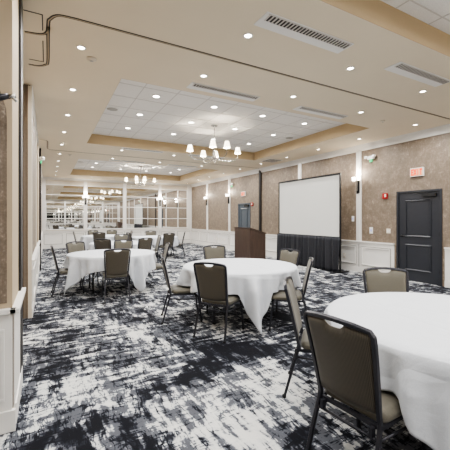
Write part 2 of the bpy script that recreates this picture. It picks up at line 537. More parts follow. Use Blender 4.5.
# ------------------------------------------------------------------ doors right wall
def door(n, y0, y1, mat, side):
    root = MB()
    f = 0.05
    root.box(W+0.01, W+0.05, y0+f, y1-f, 0.01, DH-f)
    d = struct(root, 'door_%d' % n, mat)
    k = MB()
    k.box(W-0.02, W+0.06, y0, y0+f, 0, DH); k.box(W-0.02, W+0.06, y1-f, y1, 0, DH); k.box(W-0.02, W+0.06, y0+f, y1-f, DH-f, DH)
    k.build('door_frame', mat, d, bevel=0.004)
    for (z0, z1) in ((1.06,1.92), (0.26,0.87)):
        p = MB(); a, b = y0+0.24, y1-0.22; t = 0.022
        for zz in (z0, z1-t): p.prism([(W+0.01,zz),(W-0.012,zz),(W-0.012,zz+0.006),(W+0.01,zz+0.034)], 'y', a, b)
        p.box(W-0.006, W+0.01, a, a+t, z0+t, z1-t); p.box(W-0.006, W+0.01, b-t, b, z0+t, z1-t)
        p.box(W+0.004, W+0.01, a+t+0.03, b-t-0.03, z0+t+0.03, z1-t-0.03)
        p.build('raised_panel', mat, d, bevel=0.004)
    hy = y1-0.13
    h = MB(); h.lathe([(0.001,0),(0.032,0),(0.032,0.012),(0.012,0.016),(0.012,0.045),(0.001,0.045)], n=16)
    h.v = [(W+0.01-z, hy+y, 1.07+x) for x, y, z in h.v]
    h.tube([(W-0.035,hy,1.07),(W-0.042,hy-0.04,1.07),(W-0.04,hy-0.12,1.065)], 0.009, 8)
    h.build('door_handle', M['black'], d)
    cl = MB(); cl.box(W-0.06, W+0.01, y0+0.12, y0+0.42, DH-0.16, DH-0.09)
    cl.tube([(W-0.03,y0+0.2,DH-0.085),(W-0.1,y0+0.42,DH-0.07),(W-0.02,y0+0.6,DH-0.045)], 0.008, 6)
    cl.build('door_closer', M['black'], d)
    for z in (0.25, 1.1, 1.9):
        hg = MB(); hg.box(W-0.008, W+0.012, y0+f-0.01, y0+f+0.014, z, z+0.1); hg.build('hinge', M['black'], d)
door(1, *DOORS[0], M['door'], 1)
door(2, *DOORS[1], M['door_light'], 1)

# ------------------------------------------------------------------ mirrors
def mirror_bay(x0, x1, yp, sgn, label):
    z0, z1 = RAIL+0.05, 3.17
    root = empty('wall_mirror', ((x0+x1)/2, yp, z0))
    hw = (x1-x0)/2; h = z1-z0
    tag(root, label, 'mirror', 'mirror bays of the %s wall' % ('far' if sgn < 0 else 'near'))
    p = MB(); lo, hi = sorted((sgn*0.001, sgn*0.012)); p.box(-hw, hw, lo, hi, 0, h); p.build('glass', M['mirror'], root)
    lo, hi = sorted((sgn*0.012, sgn*0.035))
    for z in (1.47, 2.09, 2.65):
        g = MB(); g.box(-hw, hw, lo, hi, z-z0-0.018, z-z0+0.018); g.build('glazing_bar', M['white'], root)
    for f0 in (0, h-0.05):
        g = MB(); g.box(-hw, hw, lo, hi, f0, f0+0.05); g.build('frame_rail', M['white'], root)
edges = [XL+0.16] + [v for x in COLX for v in (x-0.085, x+0.085)] + [W-0.28]
LF = ['tall mirror bay against the left wall corner, left of the first white column', 'tall mirror bay between the first and second white columns from the left wall',
      'tall mirror bay showing the reflected screen, right of the second white column', 'tall mirror bay next to the right wall corner, showing reflected wallpaper']
LN = ['mirror bay on the wall behind the camera, at the left end', 'mirror bay on the wall behind the camera, second from the left', 'mirror bay on the wall behind the camera, second from the right', 'mirror bay on the wall behind the camera, at the right end']
for i in range(4):
    mirror_bay(edges[2*i], edges[2*i+1], YF, -1, LF[i])
    mirror_bay(edges[2*i], edges[2*i+1], YB, 1, LN[i])

# ------------------------------------------------------------------ ceiling fittings
def disk_lamp(name, loc, power, size=0.13, col=(0.98,0.975,0.965), parent=None, spread=170):
    L = bpy.data.lights.new(name, 'AREA'); L.shape = 'DISK'; L.size = size; L.energy = power; L.color = col
    L.spread = math.radians(spread)
    o = bpy.data.objects.new(name, L); COL.objects.link(o); o.location = loc
    if parent: o.parent = parent
    return o

P_SOF, P_TRAY = 12.5, 9.0
def make_can(z, power, name, rad):
    r = empty(name, (0,0,z))
    t = MB(); t.lathe([(rad*0.68,0.002),(rad,0.002),(rad,-0.008),(rad*0.74,-0.010),(rad*0.68,-0.002)], n=20, cap=False)
    t.build('trim_ring', M['metalwhite'], r)
    q = MB(); q.lathe([(0.0001,-0.003),(rad*0.72,-0.003),(rad*0.72,-0.001),(0.0001,-0.001)], n=20, smooth=False)
    q.build('lens', M['lens'], r)
    disk_lamp('bulb', (0,0,-0.014), power, rad*1.3, parent=r)
    return r
can0 = make_can(H, P_SOF, 'recessed_light', 0.055)
can1 = make_can(TZ, P_TRAY, 'tray_downlight', 0.085)
used = {'a': False, 'b': False}
def put_can(x, y, kind, label, group):
    src = can0 if kind == 'a' else can1
    o = src if not used[kind] else copy_tree(src)
    used[kind] = True
    o.location.x = x; o.location.y = y
    tag(o, label, 'ceiling light', group)
NUM = ['first', 'second', 'third', 'fourth', 'fifth', 'sixth']
bays = ['near', 'middle', 'far']
SX = [0.35, 1.93, 3.55, 5.2, 6.92]
for b in range(3):
    y0 = 4.15 + 7.15*(b-1) + (0.05 if b == 2 else 0)
    yy = [y0, y0+1.42, y0+2.84, y0+4.26, y0+5.72]
    if b == 0: yy = [-3.0, -1.5, 0.0, 1.5, 3.0]
    for i, x in enumerate(SX):
        for j, y in enumerate(yy):
            if 0 < i < 4 and 0 < j < 4: continue
            where = 'by the left wall' if i == 0 else 'by the right wall' if i == 4 else \
                ('just before the %s tray' % bays[b] if j == 0 else 'just beyond the %s tray' % bays[b])
            num = ('%s from the viewer' % NUM[j] if i in (0,4) else '%s from the left' % NUM[i-1])
            put_can(x, y, 'a', 'recessed light %s in the %s bay, %s' % (where, bays[b], num) if i in (0,4) else 'recessed light %s, %s' % (where, num), 'recessed lights in the %s bay soffit' % bays[b])
    ty = [5.93 + 7.2*(b-1) + k*1.22 for k in range(3)]
    if b == 0: ty = [-1.3, -0.1, 1.12]
    for j, y in enumerate(ty):
        for i, x in enumerate([1.785, 2.995, 4.2, 5.42]):
            put_can(x, y, 'b', 'downlight in the %s tray, %s row, %s from the left' % (bays[b], NUM[j], NUM[i]), 'downlights in the %s tray' % bays[b])

# linear vents
def vent(x0, x1, y0, y1, grille_near, label, group='linear air vents in the soffit'):
    r = empty('air_vent', ((x0+x1)/2, (y0+y1)/2, H))
    tag(r, label, 'air vent', group)
    hw, hd = (x1-x0)/2, (y1-y0)/2
    p = MB(); p.box(-hw, hw, -hd, hd, -0.008, 0.0); p.build('plate', M['metalwhite'], r)
    g0, g1 = (-hd+0.02, 0.0)
    p = MB(); p.box(-hw+0.05, hw-0.03, g0, g1, -0.0095, -0.008); p.build('grille_slot', M['grille_dark'], r)
    s = MB(); n = 26
    for k in range(n+1):
        x = -hw+0.05 + (2*hw-0.08)*k/n
        s.box(x-0.007, x+0.007, g0, g1, -0.016, -0.0095)
    s.box(-hw+0.03, hw-0.02, g0-0.012, g0, -0.014, -0.008)
    s.build('louver', M['tgrid'], r)
VX = [(1.87,3.09), (3.96,5.18)]
vl = [['white slotted air vent with dark grille nearest the camera, left of its pair', 'white slotted air vent with dark grille at the upper right, beside the door bay'],
      ['long thin slotted air vent before the middle tray, above the chandelier', 'long thin slotted air vent before the middle tray, toward the right wall'],
      ['slotted air vent just beyond the middle tray, left one', 'slotted air vent just beyond the middle tray, right one'],
      ['slotted air vent before the farthest tray, left one', 'slotted air vent before the farthest tray, right one']]
for k, (y0, y1) in enumerate([(2.56,2.80), (4.42,4.65), (9.45,9.68), (11.6,11.83)]):
    for i, (x0, x1) in enumerate(VX):
        vent(x0, x1, y0, y1, True, vl[k][i])
r = empty('ceiling_diffuser', (6.86, 9.15, H)); tag(r, 'square grey louvered air diffuser near the right wall, above the dark post', 'air vent')
p = MB(); p.box(-0.28,0.28,-0.28,0.28,-0.008,0); p.build('plate', M['metalwhite'], r)
p = MB(); p.box(-0.24,0.24,-0.24,0.24,-0.010,-0.008); p.build('grille_slot', M['grille_dark'], r)
p = MB()
for k in range(6): p.box(-0.24,0.24,-0.22+k*0.085,-0.20+k*0.085,-0.02,-0.010)
p.build('louver', M['tgrid'], r)

# speakers & detectors
def speaker(x, y, label):
    r = empty('ceiling_speaker', (x, y, TZ)); tag(r, label, 'speaker', 'round ceiling speakers')
    q = MB(); q.lathe([(0.11,-0.008),(0.135,-0.007),(0.14,0),(0.11,0)], n=28, cap=False); q.build('rim', M['metalwhite'], r)
    q = MB(); q.lathe([(0.0001,-0.010),(0.11,-0.007),(0.11,-0.001),(0.0001,-0.001)], n=28); q.build('grille', M['speaker'], r)
speaker(1.19, 7.06, 'round grey ceiling speaker at the left edge of the middle tray')
speaker(6.02, 7.2, 'round grey ceiling speaker at the right edge of the middle tray')
speaker(1.19, 14.3, 'round grey ceiling speaker at the left edge of the far tray')
def detector(name, x, y, label, rad=0.05):
    r = empty(name, (x, y, H)); tag(r, label, 'detector', None)
    q = MB(); q.lathe([(0.0001,-0.03),(rad*0.55,-0.03),(rad*0.7,-0.015),(rad,-0.012),(rad,0),(0.0001,0)], n=20)
    q.build('housing', M['plate'], r)
    q = MB(); q.lathe([(0.0001,-0.036),(rad*0.3,-0.034),(rad*0.35,-0.029),(0.0001,-0.029)], n=12)
    q.build('sensor_tip', M['speaker'], r)
detector('smoke_detector', 0.49, 4.38, 'small round beige smoke detector beside the nearest left soffit light', 0.06)
detector('fire_sprinkler', 6.05, 4.3, 'small concealed sprinkler cap near the right wall beyond the track', 0.04)
detector('smoke_detector', 0.62, 11.3, 'small round smoke detector beyond the far ceiling track, left side', 0.06)

# partition tracks
def track(pts_list, label):
    r = empty('partition_track', (0,0,H)); tag(r, label, 'ceiling track')
    for pts in pts_list:
        pass
    a = MB(); b = MB()
    for pts in pts_list:
        P = [Vector((x,y,0)) for x, y in pts]
        for mbx, hw, z in ((a, 0.018, -0.004), (b, 0.0055, -0.0065)):
            vs = []; fs = []
            for i, p in enumerate(P):
                t = (P[min(i+1,len(P)-1)] - P[max(i-1,0)]).normalized()
                nrm = Vector((-t.y, t.x, 0))*hw
                vs += [p+nrm+Vector((0,0,z)), p-nrm+Vector((0,0,z))]
                vs += [p+nrm+Vector((0,0,-0.0005)), p-nrm+Vector((0,0,-0.0005))]
            for i in range(len(P)-1):
                j = 4*i
                fs += [(j,j+1,j+5,j+4),(j,j+4,j+6,j+2),(j+1,j+3,j+7,j+5)]
            mbx.add(vs, fs)
    a.build('rail', M['dark'], r); b.build('centre_strip', M['bulkhead'], r)
main = [(W-0.12,3.58),(4,3.58),(0.24,3.58)]
cv = [(v.x, v.y) for v in smooth_path([(0.24,3.58,0),(0.10,3.60,0),(0.03,3.70,0),(0.01,3.85,0),(0.01,4.7,0),(-0.02,4.84,0),(-0.10,4.92,0),(-0.21,4.93,0)])]
br = [(v.x, v.y) for v in smooth_path([(0.01,3.85,0),(0.0,3.98,0),(-0.06,4.06,0),(-0.21,4.09,0)])]
track([main + cv[1:], br], 'dark curved partition track crossing the ceiling nearest the camera')
cv = [(v.x, v.y) for v in smooth_path([(0.24,10.8,0),(0.10,10.78,0),(0.03,10.68,0),(0.01,10.5,0),(0.01,9.7,0),(-0.02,9.56,0),(-0.21,9.48,0)])]
track([[(W-0.12,10.8),(4,10.8),(0.24,10.8)] + cv[1:]], 'dark partition track crossing the ceiling between the two farther trays')
mb = MB()
for (x0,x1,y0,y1) in [(-0.2,-0.04,3.66,3.672),(-0.046,-0.036,3.66,3.97),(-0.046,-0.036,4.2,4.76),(-0.2,-0.04,4.76,4.77)]:
    mb.box(x0,x1,y0,y1,H-0.004,H-0.0005)
struct(mb, 'trim_92', M['dark'])

# chandeliers
def point(name, loc, power, rad, col, parent):
    L = bpy.data.lights.new(name, 'POINT'); L.energy = power; L.shadow_soft_size = rad; L.color = col
    o = bpy.data.objects.new(name, L); COL.objects.link(o); o.location = loc; o.parent = parent
    return o
WARM = (1.0, 0.88, 0.72)
def make_chandelier():
    r = empty('chandelier', (0,0,TZ))
    q = MB(); q.lathe([(0.0001,0),(0.085,0),(0.085,-0.012),(0.05,-0.03),(0.012,-0.04),(0.0001,-0.04)], n=24); q.build('canopy', M['chrome'], r)
    q = MB(); q.tube([(0,0,-0.03),(0,0,-0.62)], 0.009, 8); q.build('stem', M['chrome'], r)
    q = MB(); q.lathe([(0.0001,-0.60),(0.018,-0.61),(0.03,-0.66),(0.018,-0.70),(0.045,-0.75),(0.05,-0.78),(0.02,-0.82),(0.012,-0.85),(0.022,-0.87),(0.0001,-0.895)], n=20)
    q.build('hub', M['chrome'], r)
    for k, deg in enumerate((0, 74, 106, 180, 254, 286)):
        a = math.radians(deg-14); ca, sa = math.cos(a), math.sin(a)
        q = MB()
        pts = [(0.03,-0.77),(0.16,-0.84),(0.34,-0.86),(0.50,-0.84),(0.585,-0.78),(0.60,-0.70)]
        q.tube(smooth_path([(ca*x, sa*x, z) for x, z in pts], 5), 0.008, 8)
        q.lathe([(0.0001,-0.705),(0.035,-0.70),(0.03,-0.685),(0.012,-0.67),(0.012,-0.64),(0.0001,-0.64)], (ca*0.6,sa*0.6,0), 12)
        arm = q.build('arm', M['chrome'], r)
        q = MB(); q.lathe([(0.080,-0.66),(0.046,-0.51),(0.044,-0.51),(0.078,-0.66)], (ca*0.6,sa*0.6,0), 24, cap=False)
        q.build('lamp_shade', M['shade'], arm)
        point('bulb', (ca*0.6, sa*0.6, -0.585), 10.0, 0.03, WARM, r)
    return r
ch = make_chandelier()
ch.location = (3.6, 7.12, TZ); tag(ch, 'six-shade chandelier with curved metal arms hanging in the middle tray', 'chandelier', 'chandeliers')
c2 = copy_tree(ch); c2.location = (3.6, 14.3, TZ); tag(c2, 'smaller-looking far chandelier hanging in front of the mirror wall', 'chandelier', 'chandeliers')
c3 = copy_tree(ch); c3.location = (3.6, -0.1, TZ); tag(c3, 'chandelier hanging in the tray above and behind the camera', 'chandelier', 'chandeliers')

# sconces (local: wall at x=0, sticks out to +x)
def make_sconce():
    r = empty('wall_sconce', (0,0,0))
    q = MB(); q.box(0, 0.02, -0.045, 0.045, -0.36, -0.02); q.box(0.02, 0.05, -0.028, -0.010, -0.38, 0.0); q.box(0.02, 0.05, 0.010, 0.028, -0.38, 0.0)
    q.build('backplate', M['black'], r, bevel=0.003)
    q = MB(); q.box(0.02,0.07,-0.09,0.09,-0.03,-0.015); q.box(0.03,0.045,-0.008,0.008,-0.3,-0.03); q.build('crossbar', M['chrome'], r)
    for s in (-1,1):
        q = MB(); q.lathe([(0.045,0.0),(0.05,0.095),(0.047,0.095),(0.042,0.004),(0.0001,0.0)], (0.085, s*0.085, -0.015), 20, cap=False)
        q.build('lamp_shade', M['sconce_shade'], r)
    point('bulb', (0.12, 0, 0.2), 9, 0.03, (1.0,0.9,0.76), r)
    return r
sc = make_sconce(); first = True
def put_sconce(x, y, rz, label):
    global first
    o = sc if first else copy_tree(sc); first = False
    o.location = (x, y, 2.55); o.rotation_euler.z = rz
    tag(o, label, 'wall sconce', 'twin shade wall sconces')
put_sconce(W-0.04, 6.12, PI, 'twin-shade wall sconce on the white pilaster right of the screen')
put_sconce(W-0.04, 13.42, PI, 'twin-shade wall sconce on the pilaster left of the far grey door')
put_sconce(W-0.04, 15.85, PI, 'twin-shade wall sconce on the pilaster nearest the mirror wall')
put_sconce(5.65, YF-0.07, -PI/2, 'twin-shade wall sconce on the white mirror column nearest the right wall')
put_sconce(1.73, YF-0.07, -PI/2, 'twin-shade wall sconce on the white mirror column nearest the left wall')

# ------------------------------------------------------------------ wall fittings on the right wall (local: out of wall = -x)
GL = {'E': [(0,0,0.25,1),(0.25,0,1,0.2),(0.25,0.4,0.85,0.6),(0.25,0.8,1,1)],
      'I': [(0.35,0,0.65,1)],
      'T': [(0,0.8,1,1),(0.36,0,0.64,0.8)]}
def exit_sign(y, z, label):
    r = empty('exit_sign', (W, y, z)); tag(r, label, 'exit sign', 'red exit signs')
    q = MB(); q.box(-0.05, -0.002, -0.155, 0.155, -0.1, 0.1); q.build('housing', M['metalwhite'], r, bevel=0.006)
    q = MB(); q.box(-0.053, -0.05, -0.14, 0.14, -0.085, 0.085); q.build('face_plate', M['exit_face'], r)
    q = MB(); lw, lh = 0.056, 0.145
    # reading left to right = decreasing y seen from inside the room
    for k, chh in enumerate('EXIT'):
        yl = 0.125 - k*0.066
        if chh == 'X':
            for s in (1,-1):
                a0 = yl if s > 0 else yl-lw; a1 = yl-lw if s > 0 else yl
                t = 0.010
                q.prism([(a0+t,-lh/2),(a0-t,-lh/2),(a1-t,lh/2),(a1+t,lh/2)], 'x', -0.056, -0.053)
        else:
            for (u0,v0,u1,v1) in GL[chh]:
                q.box(-0.056,-0.053, yl-u1*lw, yl-u0*lw, -lh/2+v0*lh, -lh/2+v1*lh)
    q.build('lettering', M['exit_red'], r)
exit_sign(4.50, 2.57, 'lit red EXIT sign above the nearer dark grey door')
exit_sign(12.15, 2.56, 'small lit red EXIT sign above the far grey door')
def alarm(y, z, label):
    r = empty('fire_alarm', (W, y, z)); tag(r, label, 'fire alarm', 'red fire alarms')
    q = MB(); q.box(-0.05, -0.001, -0.065, 0.065, -0.07, 0.07); q.build('housing', M['red'], r, bevel=0.008)
    q = MB(); q.box(-0.06, -0.05, -0.05, 0.0, -0.03, 0.045); q.build('strobe', M['plate'], r, bevel=0.004)
alarm(5.32, 2.06, 'red wall fire alarm left of the nearer dark door')
alarm(11.46, 2.08, 'small red fire alarm right of the far grey door')
def emlight(x, y, z, label, s=-1):
    r = empty('emergency_light', (x, y, z)); tag(r, label, 'emergency light', 'emergency lights')
    a, b = sorted((s*0.001, s*0.07))
    q = MB(); q.box(a, b, -0.1, 0.1, -0.04, 0.05); q.build('housing', M['metalwhite'], r, bevel=0.012)
    for k in (-1,1):
        q = MB(); q.lathe([(0.0001,-0.03),(0.035,-0.03),(0.045,0.03),(0.0001,0.02)], (s*0.09, k*0.12, 0.02), 14); q.build('lamp_head', M['metalwhite'], r)
    a, b = sorted((s*0.03, s*0.065))
    q = MB(); q.box(a, b, -0.035, 0.035, -0.11, -0.04); q.build('indicator', M['green'], r)
emlight(W, 5.72, 3.10, 'white emergency light with green indicator high right of the near sconce')
emlight(W, 13.15, 3.06, 'small white emergency light beside the sconce left of the far door')
emlight(XL+0.03, 10.3, 3.12, 'emergency light with green indicator high on the left wall', 1)
def plate(name, y, z, hw, hh, label, cat, toggles=1, mat='plate', group=None):
    r = empty(name, (W, y, z)); tag(r, label, cat, group)
    off = -0.018 if z < RAIL else 0
    q = MB(); q.box(off-0.008, off-0.0005, -hw, hw, -hh, hh); q.build('cover_plate', M[mat], r, bevel=0.002)
    q = MB()
    for k in range(toggles):
        c0 = (k-(toggles-1)/2)*0.045
        q.box(off-0.014, off-0.008, c0-0.012, c0+0.012, -0.03, 0.03)
    q.build('control', M['metalwhite'] if mat != 'metalwhite' else M['blue_led'], r)
plate('light_switch', 5.24, 1.17, 0.055, 0.06, 'ivory light switch plate between thermostat and the dark door', 'switch', 2)
plate('thermostat', 5.74, 1.17, 0.05, 0.085, 'white wall thermostat left of the light switch', 'thermostat', 1, 'metalwhite')
plate('touch_panel', 6.33, 1.48, 0.04, 0.075, 'small blue-lit control panel between screen and white pilaster', 'control panel', 1, 'metalwhite')
plate('power_outlet', 6.62, 0.42, 0.04, 0.06, 'white outlet in the wainscot right of the screen skirt', 'outlet')
for k in range(5):
    plate('power_outlet', 14.95-k*0.26, 0.45, 0.04, 0.06, 'white outlet in the row on the far right wainscot, %s from the mirror wall' % NUM[k], 'outlet', group='row of outlets on the far wainscot')

# near-left dark arm
r = empty('wall_bracket', (-0.77, 2.6, 2.28)); tag(r, 'dark metal bracket arm with bright tip on the near left wall', 'bracket')
q = MB(); q.tube([(0.0,0.0,-0.04),(0.30,0.0,-0.02),(0.50,0.0,0.02),(0.545,0,0.035)], [0.018,0.02,0.024,0.018], 8); 
q.tube([(0,0,-0.04),(0,0.14,-0.04)], 0.02, 8)
q.build('arm', M['frame'], r)
q = MB(); q.tube([(0.54,0,0.03),(0.585,0,0.045)], 0.016, 8); q.tube([(0.56,0,0.04),(0.59,0,0.005)], 0.009, 8); q.build('tip', M['chrome'], r)
# projecting wall-top device on left wall
r = empty('wall_speaker', (XL+0.02, 11.6, 2.3)); tag(r, 'slim white strobe bracket on the left wall beyond the dark post', 'alarm')
q = MB(); q.box(0,0.06,-0.04,0.04,-0.05,0.05); q.build('housing', M['metalwhite'], r, bevel=0.01)
q = MB(); q.box(0.06,0.075,-0.02,0.02,-0.03,0.03); q.build('strobe', M['plate'], r)

# ------------------------------------------------------------------ projection screen with skirt
sx, sy0, sy1 = 7.04, 6.27, 8.97
r = empty('projection_screen', (sx, (sy0+sy1)/2, 0)); tag(r, 'large white projection screen in a black frame above a dark pleated skirt', 'projection screen')
hw = (sy1-sy0)/2; t = 0.05
q = MB(); q.box(-0.02,0.02,-hw,hw,2.74-t,2.74); q.box(-0.02,0.02,-hw,-hw+t*0.8,0.02,2.74-t); q.box(-0.02,0.02,hw-t*0.8,hw,0.02,2.74-t); q.box(-0.02,0.02,-hw+t*0.8,hw-t*0.8,0.93,0.98)
q.build('frame', M['black'], r)
q = MB(); q.box(-0.004,0.006,-hw+t*0.8,hw-t*0.8,0.98,2.74-t); q.build('screen_fabric', M['screen'], r)
for s in (-1,1):
    q = MB(); q.box(-0.35,0.35,s*(hw-0.03)-0.02,s*(hw-0.03)+0.02,0,0.03); q.build('foot', M['black'], r)
q = MB(); n = 260; rows = 10; vs = []; fs = []
for i in range(n+1):
    u = i/n; y = -hw-0.03 + (2*hw+0.06)*u
    for j in range(rows+1):
        v = j/rows
        amp = 0.02 + 0.06*v
        ph = u*2*PI*15 + 1.6*math.sin(u*23) + 0.8*math.sin(u*57+1.2*v)
        x = -0.05 - amp*(0.5+0.5*math.sin(ph)) - 0.01*math.sin(u*13+v*2)
        vs.append((x, y+0.006*math.cos(ph)*v, 0.965 - v*0.95))
for i in range(n):
    for j in range(rows):
        a = i*(rows+1)+j; fs.append((a, a+rows+1, a+rows+2, a+1))
q.add(vs, fs, 0, True)
o = q.build('skirt', M['skirt'], r); m = o.modifiers.new('Solidify','SOLIDIFY'); m.thickness = 0.004

# ------------------------------------------------------------------ lectern
r = empty('lectern', (5.09, 7.8, 0)); tag(r, 'dark walnut lectern with sloping top standing before the right wall', 'lectern')
D, Wd = 0.54, 0.88
q = MB(); q.box(0,0.03,0,Wd,0.06,1.2); q.build('front_panel', M['wood'], r, bevel=0.003)
for y in (0, Wd-0.025):
    q = MB(); q.prism([(0.03,0.06),(D,0.06),(D,1.04),(0.03,1.185)], 'y', y, y+0.025); q.build('side_panel', M['wood'], r)
q = MB(); q.prism([(-0.015,1.2),(D+0.02,1.035),(D+0.02,1.06),(-0.015,1.225)], 'y', -0.015, Wd+0.015); q.build('sloped_top', M['wood'], r)
q = MB(); q.box(0.03,D-0.02,0.025,Wd-0.025,0.5,0.52); q.box(0.03,D-0.02,0.025,Wd-0.025,0.1,0.12); q.build('shelf', M['wood'], r)
q = MB(); q.box(0.02,D-0.02,0.02,Wd-0.02,0,0.06); q.build('plinth', M['black'], r)

# ------------------------------------------------------------------ chairs
def make_chair():
    """faces +Y, origin on the floor under the seat"""
    r = empty('banquet_chair', (0,0,0))
    SQ = dict(n=4, phase=PI/4, smooth=False)
    # seat pad
    n = 12; vs = []; fs = []
    def seat_pt(u, v, top):
        hwf = 0.218 + 0.008*v
        sx_ = u*hwf; sy_ = 0.21*v + 0.02
        # rounded plan
        rr = (abs(u)**6 + abs(v)**6)
        k = 1/(max(1, rr)**(1/6))
        x, y = sx_*k, (sy_-0.02)*k + 0.02
        e = max(abs(u), abs(v))
        crown = 0.018*(1-u*u)*(1-v*v)
        if top:
            z = 0.472 + crown - 0.022*max(0, (e-0.82)/0.18)**2 - (0.016*max(0,(v-0.5)/0.5)**2)
        else:
            z = 0.415 + 0.0*e
        return (x, y, z)
    N = 14
    for top in (1,0):
        for i in range(N+1):
            for j in range(N+1):
                u = -1+2*i/N; v = -1+2*j/N
                if not top: u2, v2 = u*0.97, v*0.97
                else: u2, v2 = u, v
                vs.append(seat_pt(u2, v2, top))
    o0 = (N+1)**2
    def id_(i,j,t): return t*o0 + i*(N+1)+j
    for i in range(N):
        for j in range(N):
            fs.append((id_(i,j,0),id_(i+1,j,0),id_(i+1,j+1,0),id_(i,j+1,0)))
            fs.append((id_(i,j,1),id_(i,j+1,1),id_(i+1,j+1,1),id_(i+1,j,1)))
    for i in range(N):
        fs.append((id_(i,0,0),id_(i,0,1),id_(i+1,0,1),id_(i+1,0,0)))
        fs.append((id_(i,N,0),id_(i+1,N,0),id_(i+1,N,1),id_(i,N,1)))
        fs.append((id_(0,i,0),id_(0,i+1,0),id_(0,i+1,1),id_(0,i,1)))
        fs.append((id_(N,i,0),id_(N,i,1),id_(N,i+1,1),id_(N,i+1,0)))
    q = MB(); q.add(vs, fs, 0, True)
    o = q.build('seat', M['chair_front'], r, bevel=0.008)
    # backrest panel
    def backy(z): 
        t = (z-0.46)/0.47
        return -0.205 - 0.085*t - 0.02*t*t
    q = MB(); NU, NV = 30, 12; vs = []; fs = []
    for side in (0,1):
        for i in range(NU+1):
            u = -1+2*i/NU
            top = 0.916 + 0.018*(1-u*u)
            if abs(u) < 0.32: top -= 0.034*(1-(abs(u)/0.32)**4)
            bot = 0.475 - 0.012*(1-u*u)
            for j in range(NV+1):
                v = j/NV
                z = bot+(top-bot)*v
                hw_ = 0.178 + 0.030*v
                e = max(abs(u), abs(2*v-1))
                th = 0.020*(1-max(0,(e-0.8)/0.2)**2*0.65)
                y = backy(z) - 0.018*(1-u*u) + (th if side == 0 else -th*0.75)
                vs.append((u*hw_, y, z))
    o0 = (NU+1)*(NV+1)
    idd = lambda i,j,s_: s_*o0+i*(NV+1)+j
    f0=[];f1=[];f2=[]
    for i in range(NU):
        for j in range(NV):
            f0.append((idd(i,j,0),idd(i+1,j,0),idd(i+1,j+1,0),idd(i,j+1,0)))
            f1.append((idd(i,j,1),idd(i,j+1,1),idd(i+1,j+1,1),idd(i+1,j,1)))
        f2.append((idd(i,0,0),idd(i,0,1),idd(i+1,0,1),idd(i+1,0,0))); f2.append((idd(i,NV,0),idd(i+1,NV,0),idd(i+1,NV,1),idd(i,NV,1)))
    for j in range(NV):
        f2.append((idd(0,j,0),idd(0,j+1,0),idd(0,j+1,1),idd(0,j,1))); f2.append((idd(NU,j,0),idd(NU,j,1),idd(NU,j+1,1),idd(NU,j+1,0)))
    q.add(vs, f0+f2+f1, 0, True)
    q.mi = [0]*(len(f0)+len(f2)) + [1]*len(f1)
    q.build('backrest', [M['chair_front'], M['chair_back']], r)
    # back frame: posts + arched top rail
    L = []
    for z in (0.40, 0.46, 0.60, 0.75, 0.86):
        t = (z-0.46)/0.47
        L.append((-(0.192+0.033*max(0,t)), backy(z), z))
    top = [(-0.222, backy(0.905), 0.905), (-0.205, backy(0.925), 0.928), (-0.12, backy(0.94)-0.012, 0.942), (0, backy(0.95)-0.018, 0.948)]
    path = L + top + [(-x,y,z) for x,y,z in (top[:-1])[::-1]] + [(-x,y,z) for x,y,z in L[::-1]]
    q = MB(); q.tube(path, 0.0165, up=(0,1,0), **SQ)
    q.build('back_frame', M['frame'], r, bevel=0.002, seg=1)
    # legs
    for s in (-1,1):
        q = MB(); q.tube([(s*0.214,-0.315,0.012),(s*0.205,-0.25,0.25),(s*0.196,-0.205,0.40),(s*0.194,-0.20,0.44)], 0.0155, up=(1,0,0), **SQ)
        lg = q.build('leg', M['frame'], r, bevel=0.002, seg=1)
        q = MB(); q.lathe([(0.0001,0),(0.016,0),(0.017,0.022),(0.0001,0.022)], (s*0.214,-0.318,0), 10); q.build('glide', M['rubber'], lg)
        q = MB(); q.tube([(s*0.222,0.235,0.012),(s*0.214,0.21,0.25),(s*0.209,0.19,0.36),(s*0.205,0.165,0.395),(s*0.20,0.12,0.404)], 0.0155, up=(1,0,0), **SQ)
        lg = q.build('leg', M['frame'], r, bevel=0.002, seg=1)
        q = MB(); q.lathe([(0.0001,0),(0.016,0),(0.017,0.022),(0.0001,0.022)], (s*0.222,0.237,0), 10); q.build('glide', M['rubber'], lg)
        q = MB(); q.tube([(s*0.20,-0.215,0.345),(s*0.208,0.0,0.335),(s*0.212,0.20,0.33)], 0.009, n=6, up=(1,0,0)); q.build('side_brace', M['frame'], r)
    q = MB()
    for s in (-1,1): q.tube([(s*0.195,-0.2,0.402),(s*0.20,0.13,0.402)], 0.014, up=(1,0,0), **SQ)
    q.box(-0.2,0.2,-0.205,-0.185,0.39,0.412); q.box(-0.2,0.2,0.14,0.16,0.39,0.412)
    q.build('seat_frame', M['frame'], r)
    q = MB(); q.tube([(-0.2,-0.222,0.345),(0.2,-0.222,0.345)], 0.009, n=6); q.box(-0.17,-0.15,-0.235,-0.205,0.345,0.40); q.box(0.15,0.17,-0.235,-0.205,0.345,0.40)
    q.build('stretcher', M['frame'], r)
    return r
chair0 = make_chair(); cfirst = True
CHAIRS = []
def chair(bx, by, face, label, group):
    """bx,by = where the top of the backrest stands; face = heading in degrees"""
    global cfirst
    o = chair0 if cfirst else copy_tree(chair0); cfirst = False
    a = math.radians(face); CHAIRS.append((bx, by, face))
    o.location = (bx + 0.31*math.cos(a), by + 0.31*math.sin(a), 0); o.rotation_euler.z = a - PI/2
    tag(o, label, 'chair', group)

